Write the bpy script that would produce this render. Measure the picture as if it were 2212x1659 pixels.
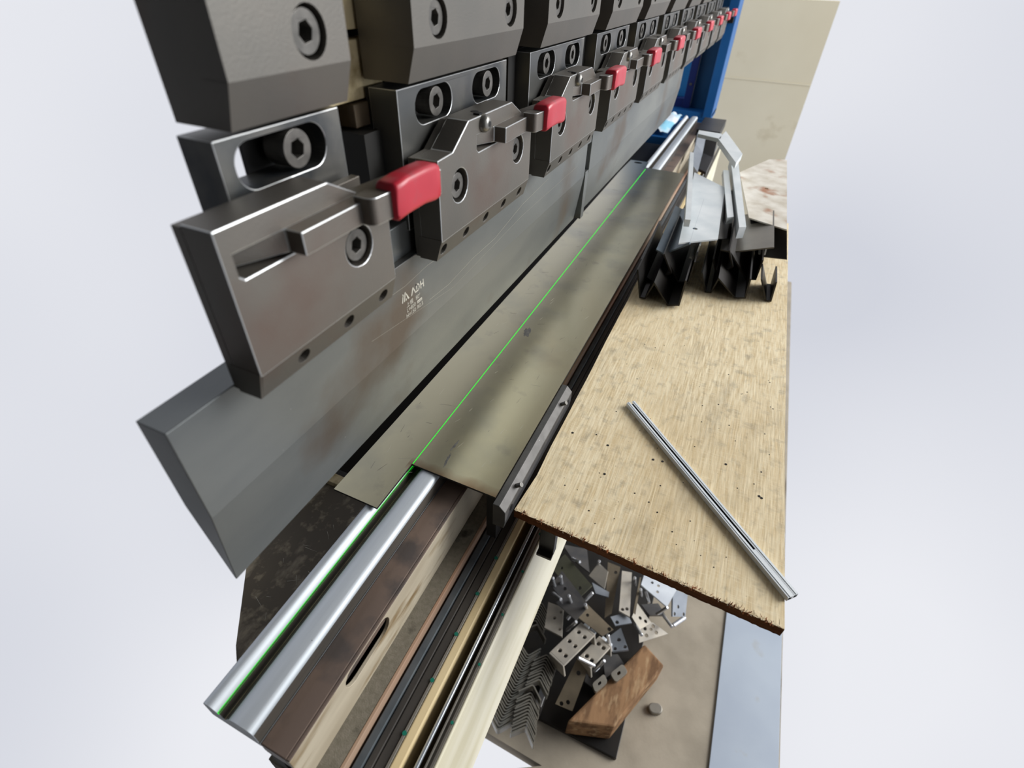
import bpy, math, random
from mathutils import Vector, Matrix
from mathutils.geometry import tessellate_polygon
sc = bpy.context.scene
for o in list(bpy.data.objects): bpy.data.objects.remove(o)
random.seed(7)
# model units ("u"): camera 1 u above the sheet; K metres per u; sheet top at z = ZT metres
K = 0.36
ZF = -2.6
ZT = -ZF * K
def V3(p): return Vector((p[0]*K, p[1]*K, p[2]*K + ZT))
# ------------------------------------------------------------------ camera
FOC, CX, CY = 1103.26, 1105.5, 796.0
def cam_axes(y, p, r):
    c, s = math.cos, math.sin
    fwd = Vector((-s(y)*c(p), c(y)*c(p), -s(p))); right = Vector((c(y), s(y), 0)); up = right.cross(fwd)
    return c(r)*right + s(r)*up, -s(r)*right + c(r)*up, -fwd
AX, AY, AZ = cam_axes(0.39506262, 0.66759327, 0.04054941)
cd = bpy.data.cameras.new('camera'); cam = bpy.data.objects.new('camera', cd); sc.collection.objects.link(cam)
cam.matrix_world = Matrix(((AX.x, AY.x, AZ.x, 0), (AX.y, AY.y, AZ.y, 0), (AX.z, AY.z, AZ.z, K+ZT), (0, 0, 0, 1)))
cd.sensor_width = 36; cd.lens = 36*FOC/2212
cd.shift_x = (1106-CX)/2212; cd.shift_y = -(829.5-CY)/2212
cd.clip_start = 0.01; cd.clip_end = 100
cd.dof.use_dof = True; cd.dof.focus_distance = 0.50; cd.dof.aperture_fstop = 7.5
sc.camera = cam
# ------------------------------------------------------------------ world, lights, exposure
w = bpy.data.worlds.new('world'); sc.world = w; w.use_nodes = True
wn = w.node_tree; bg = wn.nodes['Background']
tc = wn.nodes.new('ShaderNodeTexCoord'); nz = wn.nodes.new('ShaderNodeTexNoise'); nz.inputs['Scale'].default_value = 1.6
nz.inputs['Detail'].default_value = 1.0
rp = wn.nodes.new('ShaderNodeValToRGB'); rp.color_ramp.elements[0].position = .3; rp.color_ramp.elements[1].position = .7
rp.color_ramp.elements[0].color = (.64, .66, .73, 1); rp.color_ramp.elements[1].color = (.83, .84, .885, 1)
wn.links.new(tc.outputs['Generated'], nz.inputs['Vector']); wn.links.new(nz.outputs['Fac'], rp.inputs['Fac'])
wn.links.new(rp.outputs['Color'], bg.inputs['Color']); bg.inputs['Strength'].default_value = 1.0
def light(name, typ, loc, aim, energy, col=(1, 1, 1), **kw):
    l = bpy.data.lights.new(name, typ); o = bpy.data.objects.new(name, l); sc.collection.objects.link(o)
    o.location = V3(loc); d = V3(aim) - V3(loc); o.rotation_euler = d.to_track_quat('-Z', 'Y').to_euler()
    l.energy = energy; l.color = col
    for k, v in kw.items(): setattr(l, k, v)
    return o
light('sun', 'SUN', (8, 7, 5.5), (0, 1, 0), 2.7, (1.0, .98, .95), angle=math.radians(35))
light('wall_fill', 'AREA', (5.2, 4.0, 2.2), (-.3, 6.4, -.3), 36, (.93, .97, 1.0), shape='SQUARE', size=1.1)  # unseen area light, added to brighten the far wall and side frame
sc.view_settings.view_transform = 'Standard'; sc.view_settings.look = 'None'
sc.view_settings.exposure = 0.0; sc.view_settings.gamma = 1.0; sc.view_settings.use_curve_mapping = False
# ------------------------------------------------------------------ materials
def rgb(r, g, b):
    f = lambda c: (c/255/12.92) if c/255 <= .04045 else ((c/255+.055)/1.055)**2.4
    return (f(r), f(g), f(b), 1)
def mat(name, c1, c2=None, rough=.5, metal=0., scale=20., stretch=(1, 1, 1), detail=6, lo=.35, hi=.65, bump=0., bscale=None,
        c3=None, s3=5., lo3=.6, hi3=.75, st3=(1, 1, 1), spec=.5, rough2=None, speck=None, speckth=.79, speckscale=90, coat=0.):
    m = bpy.data.materials.new(name); m.use_nodes = True; t = m.node_tree; b = t.nodes['Principled BSDF']; L = t.links.new
    b.inputs['Roughness'].default_value = rough; b.inputs['Metallic'].default_value = metal
    b.inputs['Specular IOR Level'].default_value = spec; b.inputs['Coat Weight'].default_value = coat; b.inputs['Coat Roughness'].default_value = .22
    b.inputs['Base Color'].default_value = c1
    tcx = t.nodes.new('ShaderNodeTexCoord')
    def noise(sc_, st, de, a, bb):
        mp = t.nodes.new('ShaderNodeMapping'); mp.inputs['Scale'].default_value = st
        n = t.nodes.new('ShaderNodeTexNoise'); n.inputs['Scale'].default_value = sc_; n.inputs['Detail'].default_value = de
        r = t.nodes.new('ShaderNodeMapRange'); r.inputs['From Min'].default_value = a; r.inputs['From Max'].default_value = bb
        L(tcx.outputs['Object'], mp.inputs['Vector']); L(mp.outputs['Vector'], n.inputs['Vector']); L(n.outputs['Fac'], r.inputs['Value'])
        return r.outputs['Result']
    def mix(fac, a, bb):
        x = t.nodes.new('ShaderNodeMix'); x.data_type = 'RGBA'
        L(fac, x.inputs[0])
        for s, v in ((6, a), (7, bb)):
            if isinstance(v, tuple): x.inputs[s].default_value = v
            else: L(v, x.inputs[s])
        return x.outputs[2]
    col = c1
    if c2:
        f1 = noise(scale, stretch, detail, lo, hi); col = mix(f1, c1, c2)
        if rough2 is not None:
            r = t.nodes.new('ShaderNodeMapRange'); r.inputs['To Min'].default_value = rough; r.inputs['To Max'].default_value = rough2
            L(f1, r.inputs['Value']); L(r.outputs['Result'], b.inputs['Roughness'])
    if c3: col = mix(noise(s3, st3, 5, lo3, hi3), col, c3)
    if speck: col = mix(noise(speckscale, (1, 1, 1), 2, speckth, speckth+.02), col, speck)
    if not isinstance(col, tuple): L(col, b.inputs['Base Color'])
    if bump:
        bn = t.nodes.new('ShaderNodeBump'); bn.inputs['Strength'].default_value = bump; bn.inputs['Distance'].default_value = .0006
        L(noise(bscale or scale*3, stretch, 4, 0, 1), bn.inputs['Height']); L(bn.outputs['Normal'], b.inputs['Normal'])
    return m
M = {}
M['clamp'] = mat('phosphate steel', rgb(108, 106, 101), rgb(121, 116, 109), .50, .75, 9, c3=rgb(114, 98, 90), s3=14, lo3=.55, hi3=.78, bump=.15, bscale=900, speck=rgb(180, 176, 168), speckscale=330, speckth=.8)
M['clampdark'] = mat('oiled dark steel', rgb(92, 94, 94), rgb(118, 116, 110), .38, .7, 14, c3=rgb(66, 70, 74), s3=18, lo3=.5, hi3=.65)
M['punch'] = mat('punch steel', rgb(104, 108, 109), rgb(136, 138, 134), .40, .6, 11, (1, .35, 1), c3=rgb(106, 97, 88), s3=9, lo3=.55, hi3=.7, bump=.12, bscale=700, speck=rgb(180, 180, 176), speckscale=400, speckth=.80)
M['bolt'] = mat('black oxide', rgb(92, 90, 86), rgb(118, 115, 110), .42, .5, 120)
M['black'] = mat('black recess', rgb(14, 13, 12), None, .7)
M['bead'] = mat('bare screw', rgb(140, 138, 132), None, .3, .8)
M['red'] = mat('red rubber', rgb(184, 26, 48), rgb(204, 50, 66), .38, 0, 25, c3=rgb(150, 70, 76), s3=50, lo3=.58, hi3=.8, coat=.25)
M['ram'] = mat('ram', rgb(15, 14, 12), rgb(24, 22, 18), .6, .2, 12)
M['tan'] = mat('worn wedge steel', rgb(206, 190, 150), rgb(150, 132, 92), .6, .2, 90, (1, 1, 1), lo=.45, hi=.7)
M['edge'] = mat('edge wear and highlight', rgb(196, 198, 198), None, .3, .6)  # bright bevel metal; paints the white edge highlights besides wear
M['engrave'] = mat('laser engraving', rgb(190, 186, 172), None, .7)
M['scratch'] = mat('bright scratch', rgb(176, 172, 158), None, .5, .3)
M['die'] = mat('ground die steel', rgb(176, 182, 187), rgb(208, 214, 219), .56, .7, 40, (1, .06, 1), bump=.3, bscale=300, speck=rgb(60, 60, 60), speckscale=260, speckth=.8)
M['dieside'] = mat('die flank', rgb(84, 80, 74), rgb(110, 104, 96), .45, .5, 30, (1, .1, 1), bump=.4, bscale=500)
M['holder'] = mat('die holder', rgb(100, 86, 78), rgb(124, 106, 94), .5, .25, 12, (1, .4, 1), c3=rgb(86, 78, 74), s3=25, lo3=.5, hi3=.62, bump=.1, bscale=900)
M['holderside'] = mat('worn holder side', rgb(176, 164, 142), rgb(206, 196, 174), .45, .2, 40, (1, .15, 1), c3=rgb(140, 118, 84), s3=60, lo3=.56, hi3=.68, st3=(1, .2, 1), bump=.2)
M['rough'] = mat('dusty base', rgb(112, 107, 94), rgb(126, 120, 108), .8, .1, 300, c3=rgb(60, 56, 46), s3=40, lo3=.62, hi3=.72, bump=.5, bscale=900, speck=rgb(170, 165, 150), speckscale=400, speckth=.78)
M['rust'] = mat('rust edge', rgb(170, 150, 130), rgb(176, 128, 100), .6, .1, 30, (1, .1, 1))
M['bluesteel'] = mat('blue grey rail', rgb(82, 90, 96), rgb(98, 104, 108), .5, .3, 60, speck=rgb(150, 150, 148), speckscale=500, speckth=.78)
M['rail'] = mat('dark rail', rgb(62, 60, 58), rgb(84, 80, 76), .45, .4, 50, (1, .2, 1), speck=rgb(140, 136, 128), speckscale=500, speckth=.78)
M['steelstrip'] = mat('brushed strip', rgb(128, 124, 116), rgb(156, 152, 144), .35, .5, 60, (1, .05, 1))
M['rod'] = mat('bright rod', rgb(180, 186, 192), None, .25, .7)
M['cream'] = mat('cream paint', rgb(222, 198, 148), rgb(236, 216, 172), .4, 0, 14, (1, .3, 1), c3=rgb(200, 170, 120), s3=30, lo3=.66, hi3=.8)
M['apron'] = mat('apron paint', rgb(218, 212, 184), rgb(238, 234, 214), .32, 0, 18, (1, .25, 1), lo=.42, hi=.6, c3=rgb(196, 178, 138), s3=9, lo3=.62, hi3=.8)
M['green'] = mat('green plug', rgb(20, 116, 96), None, .4)
M['gutter'] = mat('gutter', rgb(62, 50, 34), rgb(78, 64, 44), .6, .1, 90)
M['sheet'] = mat('mill sheet', rgb(166, 158, 128), rgb(186, 180, 152), .26, .85, 5, (1, .5, 1), lo=.3, hi=.7, c3=rgb(138, 138, 124), s3=11, lo3=.5, hi3=.8, bump=.06, bscale=300,
                 rough2=.34, coat=1.0, speck=rgb(214, 208, 186), speckscale=500, speckth=.79)
M['sheetedge'] = mat('sheet edge', rgb(34, 30, 24), None, .6)
M['heat'] = mat('heat tint', rgb(120, 92, 58), rgb(150, 122, 84), .45, .3, 60)
M['scuff'] = mat('dark scuff', rgb(72, 72, 72), rgb(110, 108, 100), .5, .3, 200)
M['stop'] = mat('stop bar top', rgb(72, 72, 70), rgb(86, 85, 82), .5, .3, 60, bump=.2, bscale=900)
M['stopl'] = mat('stop bar chamfer', rgb(84, 82, 80), rgb(98, 96, 94), .5, .3, 90, speck=rgb(150, 150, 150), speckscale=300, speckth=.74)
M['ply'] = mat('plywood face', rgb(246, 230, 194), rgb(220, 198, 156), .7, 0, 520, (1, .08, 1), lo=.36, hi=.66, c3=rgb(168, 156, 132), s3=160, lo3=.54, hi3=.85, st3=(.7, .5, 1), bump=.6, bscale=500, spec=.3,
               speck=rgb(104, 92, 70), speckscale=330, speckth=.76)
def extra_noise(m, scale, st, lo, hi, colr, fac=1.0):
    t = m.node_tree; b_ = t.nodes['Principled BSDF']; src = b_.inputs['Base Color'].links[0].from_socket
    tcx = t.nodes.new('ShaderNodeTexCoord'); mp = t.nodes.new('ShaderNodeMapping'); mp.inputs['Scale'].default_value = st
    n = t.nodes.new('ShaderNodeTexNoise'); n.inputs['Scale'].default_value = scale; n.inputs['Detail'].default_value = 5
    rr = t.nodes.new('ShaderNodeMapRange'); rr.inputs['From Min'].default_value = lo; rr.inputs['From Max'].default_value = hi; rr.inputs['To Max'].default_value = fac
    x = t.nodes.new('ShaderNodeMix'); x.data_type = 'RGBA'; L = t.links.new
    L(tcx.outputs['Object'], mp.inputs['Vector']); L(mp.outputs['Vector'], n.inputs['Vector']); L(n.outputs['Fac'], rr.inputs['Value']); L(rr.outputs['Result'], x.inputs[0])
    L(src, x.inputs[6]); x.inputs[7].default_value = colr; L(x.outputs[2], b_.inputs['Base Color'])
extra_noise(M['ply'], 800, (.12, 1, 1), .5, .75, rgb(250, 238, 208), .5)
extra_noise(M['ply'], 9, (1, .35, 1), .48, .75, rgb(206, 180, 134), .6)
extra_noise(M['ply'], 30, (1, .5, 1), .58, .85, rgb(140, 130, 110), .45)
def heat_edge(m, x0, x1, yc, wd, colr):      # brown tint burnt into the sheet along the laser-cut edge of the slot
    t = m.node_tree; b_ = t.nodes['Principled BSDF']; src = b_.inputs['Base Color'].links[0].from_socket; L = t.links.new
    tcx = t.nodes.new('ShaderNodeTexCoord'); sp = t.nodes.new('ShaderNodeSeparateXYZ'); L(tcx.outputs['Object'], sp.inputs[0])
    n = t.nodes.new('ShaderNodeTexNoise'); n.inputs['Scale'].default_value = 60; L(tcx.outputs['Object'], n.inputs['Vector'])
    def mth(op, a, b2=0.):
        q = t.nodes.new('ShaderNodeMath'); q.operation = op
        for i, v in enumerate((a, b2)):
            if isinstance(v, (int, float)): q.inputs[i].default_value = v
            else: L(v, q.inputs[i])
        return q.outputs[0]
    d = mth('ABSOLUTE', mth('SUBTRACT', sp.outputs[1], yc)); d = mth('DIVIDE', d, wd); d = mth('ADD', d, mth('MULTIPLY', n.outputs['Fac'], 1.2)); f = mth('SUBTRACT', 1.45, d)
    inx = mth('MULTIPLY', mth('GREATER_THAN', sp.outputs[0], x0), mth('LESS_THAN', sp.outputs[0], x1))
    f = t.nodes.new('ShaderNodeClamp'); L(mth('MULTIPLY', mth('SUBTRACT', 1.45, d), inx), f.inputs[0])
    x = t.nodes.new('ShaderNodeMix'); x.data_type = 'RGBA'; L(mth('MULTIPLY', f.outputs[0], .8), x.inputs[0]); L(src, x.inputs[6]); x.inputs[7].default_value = colr; L(x.outputs[2], b_.inputs['Base Color'])
extra_noise(M['sheet'], 30, (1, 1, 1), .62, .78, rgb(118, 116, 108), .6)
extra_noise(M['sheet'], 9, (1, .6, 1), .58, .72, rgb(124, 124, 118), .5)
heat_edge(M['sheet'], -.063*K, .19*K, .147*K, .03*K, rgb(118, 84, 48))
extra_noise(M['sheet'], 4, (1, 1.4, 1), .55, .75, rgb(150, 128, 88), .5)
M['plyedge'] = mat('plywood edge', rgb(120, 72, 36), rgb(92, 52, 24), .8, 0, 60, (.2, 1, 6), bump=.8, spec=.2)
M['splinter'] = mat('splinters', rgb(190, 120, 72), rgb(120, 70, 38), .8, 0, 200)
M['frayed'] = mat('frayed veneer', rgb(216, 202, 176), rgb(160, 148, 128), .85, 0, 300, spec=.2)
M['alu'] = mat('aluminium', rgb(222, 228, 232), rgb(236, 240, 242), .38, .25, 70, (1, .05, 1))
M['galv'] = mat('galvanised', rgb(205, 212, 214), rgb(226, 230, 230), .4, .25, 18, bump=.1)
M['galvrust'] = mat('rusty white sheet', rgb(226, 220, 208), rgb(196, 186, 168), .55, .1, 30, c3=rgb(166, 116, 84), s3=14, lo3=.56, hi3=.66, bump=.4)
M['scale'] = mat('mill scale and shade', rgb(26, 25, 24), rgb(44, 40, 36), .4, .4, 12)  # near-black steel; also paints the shade inside the lower folded parts
M['blueg'] = mat('blue grey sheet', rgb(120, 136, 148), rgb(90, 104, 118), .35, .4, 10)
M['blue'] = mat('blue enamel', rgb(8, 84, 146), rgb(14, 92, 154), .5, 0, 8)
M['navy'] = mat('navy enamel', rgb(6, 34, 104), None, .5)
M['litblue'] = mat('lit blue enamel', rgb(20, 128, 200), rgb(40, 138, 204), .45, 0, 8)  # brighter blue puts the daylight on the rear panel into its colour
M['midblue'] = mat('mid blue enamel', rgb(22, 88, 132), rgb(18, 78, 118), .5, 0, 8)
M['wall'] = mat('beige plaster', rgb(226, 216, 190), rgb(216, 205, 178), .85, 0, 2.2, c3=rgb(176, 158, 122), s3=3.5, lo3=.62, hi3=.74, bump=.3, bscale=30, spec=.2)
M['concrete'] = mat('concrete', rgb(168, 158, 142), rgb(150, 141, 126), .85, 0, 12, c3=rgb(118, 108, 92), s3=7, lo3=.6, hi3=.72, bump=.4, bscale=200, spec=.2)
M['floorsheet'] = mat('floor sheet', rgb(158, 168, 182), rgb(168, 178, 190), .55, .1, 6, c3=rgb(160, 160, 160), s3=12, lo3=.62, hi3=.72)
M['darkwall'] = mat('dark wall', rgb(34, 33, 30), None, .9)
M['ceil'] = mat('shade_ceiling', rgb(74, 72, 68), None, .9)
M['wood'] = mat('timber', rgb(150, 116, 84), rgb(112, 84, 60), .75, 0, 60, (1, .3, 1), lo=.4, hi=.6, c3=rgb(186, 158, 122), s3=70, lo3=.55, hi3=.75, st3=(1, .3, 1), bump=.6, spec=.2)
M['oily'] = mat('oily plate', rgb(78, 68, 50), rgb(66, 56, 40), .45, .2, 10, c3=rgb(160, 148, 124), s3=40, lo3=.56, hi3=.72, st3=(1, .6, 1))
extra_noise(M['oily'], 130, (1, 1, 1), .56, .7, rgb(150, 138, 112), .5)
M['pl_light'] = mat('plate light', rgb(200, 192, 178), rgb(180, 174, 164), .45, .3, 30)
M['pl_mid'] = mat('plate mid', rgb(122, 118, 110), rgb(138, 132, 120), .42, .4, 25)
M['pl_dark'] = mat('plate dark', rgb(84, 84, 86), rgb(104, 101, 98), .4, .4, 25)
M['pl_olive'] = mat('plate olive', rgb(112, 112, 92), rgb(96, 96, 84), .42, .3, 20)
M['pl_white'] = mat('plate white', rgb(226, 232, 238), rgb(206, 212, 220), .4, .2, 20)
M['pl_blue'] = mat('plate cool', rgb(150, 156, 164), rgb(134, 140, 148), .42, .35, 20)
M['pl_brown'] = mat('plate brown', rgb(136, 124, 104), rgb(110, 100, 84), .45, .3, 20)
M['angle'] = mat('raw angle', rgb(120, 122, 118), rgb(148, 142, 130), .32, .5, 60)
M['pin'] = mat('zinc pin', rgb(226, 228, 232), None, .22, .7)
M['cloth'] = mat('white film', rgb(226, 236, 244), rgb(150, 214, 238), .5, 0, 9, lo=.5, hi=.6)
lm = bpy.data.materials.new('laser'); lm.use_nodes = True; b = lm.node_tree.nodes['Principled BSDF']
b.inputs['Base Color'].default_value = (.02, .3, .02, 1); b.inputs['Emission Color'].default_value = (.02, .9, .04, 1); b.inputs['Emission Strength'].default_value = .85
M['laser'] = lm
# ------------------------------------------------------------------ geometry helpers (u coordinates)
def rayd(px, py):
    a, b2 = (px-CX)/FOC, -(py-CY)/FOC
    return AX*a + AY*b2 - AZ
def Wz(px, py, z):            # a point of the place, measured in the photograph, on the level z
    d = rayd(px, py); t = (z-1)/d.z; return Vector((d.x*t, d.y*t, z))
def Wy(px, py, y):
    d = rayd(px, py); t = y/d.y; return Vector((d.x*t, y, 1+d.z*t))
class G:
    def __init__(s): s.v = []; s.f = []; s.mi = []; s.cur = 0
    def add(s, vs, fs):
        n = len(s.v); s.v += [Vector(p) for p in vs]
        for f in fs: s.f.append([n+i for i in f]); s.mi.append(s.cur)
        return s
    def box(s, x0, x1, y0, y1, z0, z1):
        return s.add([(x, y, z) for x in (x0, x1) for y in (y0, y1) for z in (z0, z1)],
                     [(0, 1, 3, 2), (4, 6, 7, 5), (0, 4, 5, 1), (2, 3, 7, 6), (0, 2, 6, 4), (1, 5, 7, 3)])
    def plate(s, outer, holes, O, U, Vv, N, t):     # polygon with holes in the frame O,U,Vv, thickness t towards -N
        O, U, Vv, N = map(Vector, (O, U, Vv, N))
        loops = [list(outer)] + [list(h) for h in holes]
        def area(l): return sum(l[i][0]*l[(i+1) % len(l)][1]-l[(i+1) % len(l)][0]*l[i][1] for i in range(len(l)))/2
        if area(loops[0]) < 0: loops[0].reverse()
        for i in range(1, len(loops)):
            if area(loops[i]) > 0: loops[i].reverse()
        flat = [p for l in loops for p in l]
        if holes: tris = tessellate_polygon([[Vector((p[0], p[1], 0)) for p in l] for l in loops])
        else: tris = [list(range(len(flat)))]
        n = len(flat); flip = (U.cross(Vv)).dot(N) < 0
        fs = []
        for tr in tris:
            a = sum(flat[tr[i]][0]*flat[tr[(i+1) % len(tr)]][1]-flat[tr[(i+1) % len(tr)]][0]*flat[tr[i]][1] for i in range(len(tr)))
            tr = list(tr)
            if a < 0: tr.reverse()
            if flip: tr.reverse()
            fs.append(tr); fs.append([i+n for i in reversed(tr)])
        k = 0
        for l in loops:
            m = len(l)
            for i in range(m):
                a, b2 = k+i, k+(i+1) % m
                q = [a, a+n, b2+n, b2]
                if flip: q.reverse()
                fs.append(q)
            k += m
        vs = [O+U*p[0]+Vv*p[1] for p in flat]; vs += [p-N*t for p in vs]
        return s.add(vs, fs)
    def prismy(s, prof, y0, y1):    # profile (x,z) extruded along Y
        return s.plate(prof, [], (0, y0, 0), (1, 0, 0), (0, 0, 1), (0, -1, 0), y1-y0)
    def prismz(s, prof, z0, z1):
        return s.plate(prof, [], (0, 0, z1), (1, 0, 0), (0, 1, 0), (0, 0, 1), z1-z0)
    def cyl(s, a, b2, r, n=16, r2=None):
        a, b2 = Vector(a), Vector(b2); d = (b2-a).normalized(); u = d.orthogonal().normalized(); v = d.cross(u); r2 = r if r2 is None else r2
        vs = [a+(u*math.cos(2*math.pi*i/n)+v*math.sin(2*math.pi*i/n))*r for i in range(n)]
        vs += [b2+(u*math.cos(2*math.pi*i/n)+v*math.sin(2*math.pi*i/n))*r2 for i in range(n)]
        return s.add(vs, [list(range(n))[::-1], list(range(n, 2*n))]+[(i, (i+1) % n, n+(i+1) % n, n+i) for i in range(n)])
    def fold(s, pts, y0, y1, t, skew=0.):   # bent strip: open (x,z) polyline with thickness t, extruded from y0 to y1
        P = [Vector((p[0], p[1])) for p in pts]; L, R = [], []
        for i, p in enumerate(P):
            ds = []
            if i > 0: ds.append((P[i]-P[i-1]).normalized())
            if i < len(P)-1: ds.append((P[i+1]-P[i]).normalized())
            d = sum(ds, Vector((0, 0))).normalized(); nn = Vector((-d.y, d.x))
            k = t/2/max(.5, nn.dot(Vector((-ds[0].y, ds[0].x))))
            L.append(p+nn*k); R.append(p-nn*k)
        m = len(P); vs = []
        for (yy, sk) in ((y0, 0), (y1, skew)): vs += [(p.x+sk, yy, p.y) for p in L]+[(p.x+sk, yy, p.y) for p in R]
        fs = []
        for i in range(m-1):
            fs += [(i, i+1, 2*m+i+1, 2*m+i), (m+i, 3*m+i, 3*m+i+1, m+i+1), (i, m+i, m+i+1, i+1), (2*m+i, 2*m+i+1, 3*m+i+1, 3*m+i)]
        fs += [(0, 2*m, 3*m, m), (m-1, 2*m-1, 4*m-1, 3*m-1)]
        return s.add(vs, fs)
    def xform(s, mt):
        s.v = [mt @ p for p in s.v]; return s
def circ(cx, cy, r, n=16, ry=None):
    ry = ry or r; return [(cx+r*math.cos(2*math.pi*i/n), cy+ry*math.sin(2*math.pi*i/n)) for i in range(n)]
def slot(x0, x1, y0, y1, n=8, r=None):
    r = r or min(x1-x0, y1-y0)/2*.98; out = []
    for cx, cy, a0 in ((x1-r, y0+r, -90), (x1-r, y1-r, 0), (x0+r, y1-r, 90), (x0+r, y0+r, 180)):
        for i in range(n+1):
            a = math.radians(a0+90*i/n); out.append((cx+r*math.cos(a), cy+r*math.sin(a)))
    return out
def tag(o, label=None, cat=None, group=None, kind=None):
    if label: o['label'] = label
    if cat: o['category'] = cat
    if group: o['group'] = group
    if kind: o['kind'] = kind
    return o
def empty(name, loc, label, cat, group=None):
    o = bpy.data.objects.new(name, None); sc.collection.objects.link(o); o.location = V3(loc); o.empty_display_size = .02
    return tag(o, label, cat, group)
ORG = {}
def obj(name, g, m, parent=None, bevel=0, origin=None, seg=2, smooth=None, worn=False):
    if smooth is None: smooth = 0 if bevel else 35
    me = bpy.data.meshes.new(name)
    vs = [V3(p) for p in g.v]
    if parent is None:
        if origin is None:
            xs, ys, zs = zip(*[tuple(v) for v in vs]); org = Vector(((min(xs)+max(xs))/2, (min(ys)+max(ys))/2, min(zs)))
        else: org = V3(origin)
    else: org = ORG.get(parent.name, None) or parent.location.copy()
    me.from_pydata([v-org for v in vs], [], g.f)
    ms = m if isinstance(m, (list, tuple)) else [m]
    for k in ms: me.materials.append(M[k])
    for p, i in zip(me.polygons, g.mi): p.material_index = min(i, len(ms)-1)
    me.validate()
    if smooth:
        for p in me.polygons: p.use_smooth = True
        me.set_sharp_from_angle(angle=math.radians(smooth))
    o = bpy.data.objects.new(name, me); sc.collection.objects.link(o)
    if parent is None: o.location = org; ORG[o.name] = org
    else: o.parent = parent; ORG[o.name] = org
    if bevel:
        bv = o.modifiers.new('bevel', 'BEVEL'); bv.width = bevel*K; bv.segments = seg; bv.limit_method = 'ANGLE'; bv.angle_limit = math.radians(30)
        if worn: me.materials.append(M['edge']); bv.material = len(me.materials)-1  # bevels take the brighter metal that paints their edge highlights
        bv.harden_normals = False; bv.use_clamp_overlap = True
    return o
def rename_ok(o): return o
def copy_tree(o, parent=None, loc=None):
    c = o.copy(); sc.collection.objects.link(c)
    if parent is not None: c.parent = parent
    if loc is not None: c.location = loc
    for ch in list(o.children): copy_tree(ch, c)
    return c
def struct(name, g, m, **k): return tag(obj(name, g, m, **k), kind='structure')
# ------------------------------------------------------------------ setting
struct('floor', G().prismz([(-1.3, -1.3), (4, -1.3), (4, 1.35), (1.16, 1.35), (1.16, 8), (-2, 8), (-2, 1.0), (-.1, .93), (-1.3, .25)], ZF-.12, ZF), 'concrete')
g = G().box(-1.2, .50, 8.0, 8.25, ZF, .80)
struct('wall_far', g, 'wall')
struct('shade_wall_rear', G().box(-3.0, 4, -1.3, -1.15, ZF-.1, 4.5), 'darkwall')  # unseen dark wall, added to keep light off the near-facing sides
struct('shade_ceiling', G().box(-3.0, 4, -1.15, 4.2, 4.3, 4.4), 'ceil')  # unseen dark slab, added to cut overhead light and darken near reflections
struct('shade_wall_left', G().box(-3.1, -3.0, -1.3, -.75, ZF-.1, 4.5), 'darkwall')  # unseen dark stub, added to block light from the left rear
struct('trim_1', G().box(-.6, .5, 7.99, 8.0, -.05, -.035), 'wall')
# blue-grey sheet lying on the floor at right
tag(obj('floor_sheet', G().box(.78, 1.15, 1.3, 3.2, ZF, ZF+.015), ['floorsheet'], bevel=.002), 'flat blue-grey metal sheet lying on the concrete under the plywood corner', 'metal sheet')
# ------------------------------------------------------------------ machine bed: die, holder, rails, apron
Y0 = .10; Y1 = 5.2
die = empty('bending_die', (-.53, Y0, -.06), 'long bright V-groove bending die running under the sheet', 'die')
prof = [(-.590, -.06), (-.590, -.012), (-.586, -.003), (-.578, 0), (-.568, -.004), (-.560, -.014), (-.5535, -.03), (-.5465, -.03), (-.532, -.012), (-.524, -.003), (-.514, 0),
        (-.490, 0), (-.481, -.004), (-.477, -.012), (-.477, -.062), (-.589, -.062)]
g = G().prismy(prof, Y0, Y1); obj('die_body', g, 'die', die, smooth=50)
# darker ground flanks of the V and the outer side
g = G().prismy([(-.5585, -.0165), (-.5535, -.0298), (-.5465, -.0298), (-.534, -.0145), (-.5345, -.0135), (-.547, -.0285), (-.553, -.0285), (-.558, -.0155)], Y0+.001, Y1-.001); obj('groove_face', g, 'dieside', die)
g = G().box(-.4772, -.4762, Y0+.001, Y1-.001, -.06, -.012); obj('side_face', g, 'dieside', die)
g = G().box(-.5475, -.5455, Y0, Y1, -.0292, -.0280); obj('seam', g, 'tan', die)
# die holder with long slots
hol = empty('die_holder', (-.44, Y0, -.17), 'brown steel die holder with long slots beside the bright die', 'die holder')
obj('holder_top', G().box(-.4735, -.4190, Y0, Y1, -.085, -.045).box(-.4190, -.4109, Y0, Y1, -.0490, -.045), 'holder', hol, bevel=.002)
obj('edge_glint', G().box(-.4750, -.4735, Y0, Y1, -.08, -.0455), 'rod', hol)  # thin bright strip added as the highlight along the holder's top edge
holes = []
yy = .395
ends = [(.238, .377)] + [(.30+.62*k, .44+.62*k) for k in range(1, 8)]
holes = [slot(a, b2, -.104, -.0485) for a, b2 in ends]
obj('holder_side', G().plate([(Y0, -.172), (Y1, -.172), (Y1, -.046), (Y0, -.046)], holes, (-.4107, 0, 0), (0, 1, 0), (0, 0, 1), (1, 0, 0), .008), 'holderside', hol, bevel=.001)
obj('holder_core', G().box(-.4735, -.445, Y0+.002, Y1-.01, -.17, -.085), 'black', hol)
bed = empty('machine_bed', (-.3, Y0, -2.4), 'long press bed with dusty base, dark rails and cream painted beams', 'machine bed')
obj('base_rail', G().box(-.50, -.371, Y0, Y1, -.23, -.171), 'rough', bed, bevel=.002)
obj('rust_strip', G().box(-.3712, -.3635, Y0, Y1, -.24, -.1700), 'rust', bed, bevel=.0015)
obj('blue_grey_rail', G().box(-.3585, -.341, Y0, Y1, -.30, -.192), 'bluesteel', bed, bevel=.002)
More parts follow.
